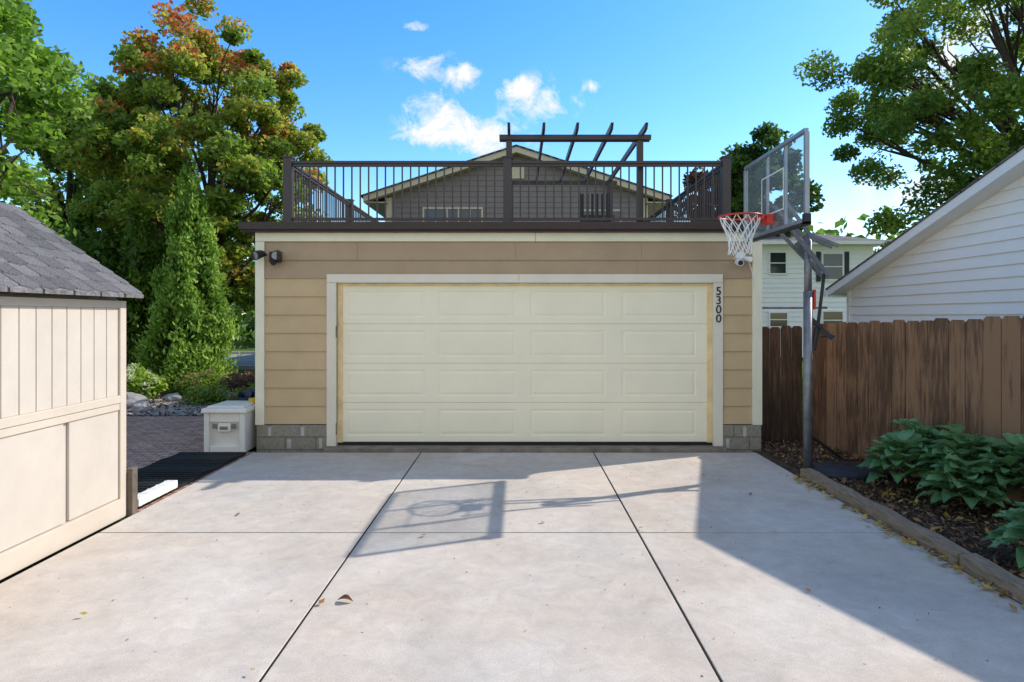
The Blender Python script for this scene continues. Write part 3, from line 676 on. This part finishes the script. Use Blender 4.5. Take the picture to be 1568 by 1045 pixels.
shrub('barberry_shrub',-6.4,14.6,.6,.4,2200,.06,LR,0); shrub('perennial_shrub',-5.2,12.3,.35,.3,1400,.06,LG,.0,bp_,60); shrub('perennial_shrub',-6.2,12.5,.35,.3,1400,.06,LG,.15)
def rock(x,y,s,k):
    import bmesh
    bm=bmesh.new(); bmesh.ops.create_icosphere(bm,subdivisions=3,radius=1)
    for v in bm.verts:
        d=1+.45*noise.noise(v.co*1.1+Vector((k*7,0,0)))+.12*noise.noise(v.co*3+Vector((k,0,0))); v.co=Vector((v.co.x*s*d*1.2,v.co.y*s*d,v.co.z*s*d*.65))
    me=bpy.data.meshes.new('garden_rock'); bm.to_mesh(me); bm.free(); me.materials.append(M['rock']); o=bpy.data.objects.new('garden_rock',me); o.location=(x,y,s*.3); COL.objects.link(o)
for k,(x,y,s) in enumerate([(-7.5,12.1,.26),(-6.9,11.5,.16),(-6.5,13.0,.2),(-6.0,12.9,.22),(-5.4,13.1,.17),(-8.1,11.6,.2),(-5.0,11.4,.12),(-7.1,12.9,.15)]): rock(x,y,s,k)

def hosta(cx,cy,R,n,h,size,z0=0):
    nu,nv=7,4
    vs=[];fs=[];ts=[]
    for i in range(n):
        lay=(i/n); ang=i*2.39996+random.uniform(-.3,.3); rr=R*(.25+.75*math.sqrt(1-lay*.95))
        L=size*random.uniform(.75,1.15)*(1.05-.25*lay); Wd=L*.36
        zc=z0+h*(.3+.8*lay**.8)*random.uniform(.85,1.12)
        d=Vector((math.cos(ang),math.sin(ang),0)); s=Vector((-d.y,d.x,0))
        st=Vector((cx,cy,zc))+d*max(0,(rr-L)); el=random.uniform(.15,.6)+.5*lay; roll=random.uniform(-.35,.35)
        k=len(vs); tt=random.uniform(.2,.8)+.15*lay
        for u in range(nu):
            t=u/(nu-1); w=Wd*(math.sin(math.pi*min(1,t**.62))**.8 if 0<t<1 else 0.02)
            p=st+d*L*t*math.cos(el*(1-t))+Vector((0,0,L*(math.sin(el)*t-.6*t*t*(.6+.3*(1-lay)))))
            for v in range(nv):
                q=(v/(nv-1)*2-1); wav=.01*math.sin(t*14+q*3+i)
                vs.append(p+s*q*w+Vector((0,0,abs(q)**1.5*w*.38+q*w*roll+wav)))
        for u in range(nu-1):
            for v in range(nv-1): fs.append((k+u*nv+v,k+u*nv+v+1,k+(u+1)*nv+v+1,k+(u+1)*nv+v)); ts.append(tt+(.1 if v==1 else 0))
    vs=[(a.x,a.y,max(a.z,z0+.01)) for a in vs]
    return vs,fs,ts
def hosta_obj(name,clumps):
    b=B(); tt=[]
    for c in clumps:
        v,f,t=hosta(*c); b.add(v,f); tt+=t
    b.t=tt; b.build(name,LH,None,smooth=True,tint=True)
hosta_obj('hosta_plant',[(3.8,6.15,.44,60,.44,.25),(4.15,5.8,.48,70,.54,.27),(4.1,6.4,.4,56,.52,.25),(4.35,5.4,.45,64,.53,.27),(3.95,5.5,.38,54,.36,.24)])
hosta_obj('hosta_plant',[(3.62,4.25,.38,55,.36,.21),(3.95,3.95,.42,55,.42,.22)])
def litter(name,n,xf,yf,size,stops,z=.01,asp=.6,up=1.6,zr=.02):
    X=xf(n);Y=yf(n); C=np.stack([X,Y,z+rng.uniform(0,zr,n)],1)
    quads(name,leafquads(C,size,up,asp,None,.5),rng.uniform(0,1,n),leaf_mat(name+'_mat',stops,.1,.8))
br=[(0,(.03,.018,.012)),(.5,(.12,.075,.045)),(.85,(.24,.16,.10)),(1,(.36,.25,.15))]
litter('mulch_chips',14000,lambda n:rng.uniform(3.17,4.9,n),lambda n:rng.uniform(2,8.6,n),.045,br,.0,.4,.8,.03)
fl=[(0,(.14,.07,.03)),(.4,(.36,.19,.06)),(.7,(.5,.32,.07)),(1,(.22,.24,.06))]
litter('fallen_leaves_bed',480,lambda n:rng.uniform(3.16,4.6,n),lambda n:rng.uniform(2.5,8,n),.075,fl,.02,.6,1.2)
litter('fallen_leaves_edge',260,lambda n:3.02-np.abs(rng.normal(0,.06,n)),lambda n:rng.uniform(2.2,6.7,n),.05,fl,.012,.6,1.5)
litter('fallen_leaves_driveway',14,lambda n:rng.uniform(-3.0,2.7,n),lambda n:rng.uniform(3,7.3,n),.045,fl,.012,.6,2.5)
litter('driveway_debris',320,lambda n:rng.uniform(-3.2,3,n),lambda n:rng.uniform(2.4,7.8,n),.013,br,.004,.6,1.5,.004)
litter('garden_litter',5000,lambda n:rng.uniform(-9,-3.6,n),lambda n:rng.uniform(10.9,15,n),.06,[(0,(.05,.03,.02)),(.6,(.15,.1,.07)),(1,(.5,.45,.4))],-.02,.6,1)
b=B(); vs=[];fs=[]
for i in range(7):
    for j in range(4):
        t=i/6; w=.028*math.sin(math.pi*max(.03,min(.97,t))); q=j/3*2-1
        vs.append((-1.09+.10*t, 3.79+q*w-.02*t, .008+abs(q)*w*.6+.012*math.sin(t*3)))
for i in range(6):
    for j in range(3): fs.append((i*4+j,i*4+j+1,i*4+5+j,i*4+4+j))
b.add(vs,fs); b.build('curled_leaf',pm('dry_leaf',(.12,.05,.02),.7,.3,20,.2))

# ---------------------------------------------------------------- light
d=Vector((-1.135,-.46,-1)).normalized(); el=math.asin(-d.z); az=math.atan2(1.135,.46)
sl_=bpy.data.lights.new('sun','SUN'); sl_.energy=5.0; sl_.angle=math.radians(.5); sl_.color=(1,.93,.84)
so=bpy.data.objects.new('sun',sl_); COL.objects.link(so); so.rotation_euler=d.to_track_quat('-Z','Y').to_euler()
w=bpy.data.worlds.new('World'); scene.world=w; w.use_nodes=True; nt=w.node_tree; bg=nt.nodes['Background']
sky=nn(nt,'ShaderNodeTexSky'); sky.sky_type='NISHITA'; sky.sun_disc=False; sky.sun_elevation=el; sky.sun_rotation=az; sky.air_density=1.0; sky.dust_density=.35; sky.ozone_density=1.5
hs=nn(nt,'ShaderNodeHueSaturation'); hs.inputs['Saturation'].default_value=1.4; hs.inputs['Value'].default_value=1.85; nt.links.new(sky.outputs[0],hs.inputs['Color'])
tc=nn(nt,'ShaderNodeTexCoord'); sp=nn(nt,'ShaderNodeSeparateXYZ'); nt.links.new(tc.outputs['Generated'],sp.inputs[0])
def mth(op,a,b_=None,c=None,clamp=False):
    n=nn(nt,'ShaderNodeMath',operation=op); n.use_clamp=clamp
    for i,x in enumerate((a,b_,c)):
        if x is None: continue
        if isinstance(x,(int,float)): n.inputs[i].default_value=x
        else: nt.links.new(x,n.inputs[i])
    return n.outputs[0]
yy=mth('MAXIMUM',sp.outputs['Y'],.05); u=mth('DIVIDE',sp.outputs['X'],yy); v=mth('DIVIDE',sp.outputs['Z'],yy)
front=mth('GREATER_THAN',sp.outputs['Y'],.06)
cx=nn(nt,'ShaderNodeCombineXYZ'); nt.links.new(u,cx.inputs[0]); nt.links.new(v,cx.inputs[1])
nz=nn(nt,'ShaderNodeTexNoise'); nz.inputs['Scale'].default_value=21; nz.inputs['Detail'].default_value=12; nz.inputs['Roughness'].default_value=.68; nz.inputs['Distortion'].default_value=.5; nt.links.new(cx.outputs[0],nz.inputs['Vector'])
blobs=[(-.145,.397,.034,.016),(-.090,.385,.026,.017),(-.138,.328,.038,.021),(-.088,.300,.050,.024),(-.038,.276,.046,.022),(-.006,.366,.026,.013),(.045,.346,.046,.027),(-.163,.461,.015,.008),(.120,.366,.010,.008),(-.16,.285,.035,.012),
 (.745,.46,.07,.05),(.68,.38,.06,.045),(.64,.20,.08,.03),(-.62,.33,.05,.02)]
tot=None
for (uc,vc,rx,ry) in blobs:
    a=mth('DIVIDE',mth('SUBTRACT',u,uc),rx); c=mth('DIVIDE',mth('SUBTRACT',v,vc),ry)
    dd=mth('ADD',mth('MULTIPLY',a,a),mth('MULTIPLY',c,c)); ee=mth('POWER',2.718,mth('MULTIPLY',dd,-.7))
    tot=ee if tot is None else mth('ADD',tot,ee)
tot=mth('MINIMUM',tot,1.1)
den=mth('MULTIPLY',mth('ADD',mth('MULTIPLY_ADD',mth('SUBTRACT',nz.outputs[0],.5),4.2,-.32),tot),1.0,clamp=True)
den=mth('MULTIPLY',mth('MULTIPLY',den,mth('MINIMUM',mth('MULTIPLY',tot,2.2),1.0)),front)
# unseen white clouds added behind the viewer as neutral fill light
nb=nn(nt,'ShaderNodeTexNoise'); nb.inputs['Scale'].default_value=3.2; nb.inputs['Detail'].default_value=7; nt.links.new(tc.outputs['Generated'],nb.inputs['Vector'])
rear_fill=mth('MULTIPLY',mth('MULTIPLY_ADD',sp.outputs['Y'],-3,-.15,clamp=True),mth('MULTIPLY_ADD',nb.outputs[0],4.5,-1.65,clamp=True))
up=mth('MULTIPLY',sp.outputs['Z'],8,clamp=True)
den=mth('MAXIMUM',den,mth('MULTIPLY',rear_fill,up))
mx=nn(nt,'ShaderNodeMix'); mx.data_type='RGBA'; nt.links.new(den,mx.inputs[0]); nt.links.new(hs.outputs[0],mx.inputs[6]); mx.inputs[7].default_value=(6.8,6.8,6.8,1)
nt.links.new(mx.outputs[2],bg.inputs[0]); bg.inputs[1].default_value=.15

cam=bpy.data.cameras.new('camera'); cam.lens=22; cam.sensor_width=36; cam.shift_y=-.02455; cam.shift_x=-.0051; cam.clip_end=1500; cam.clip_start=.05
co=bpy.data.objects.new('camera',cam); COL.objects.link(co); co.location=(0,0,1.73); co.rotation_euler=(math.pi/2,0,0); scene.camera=co
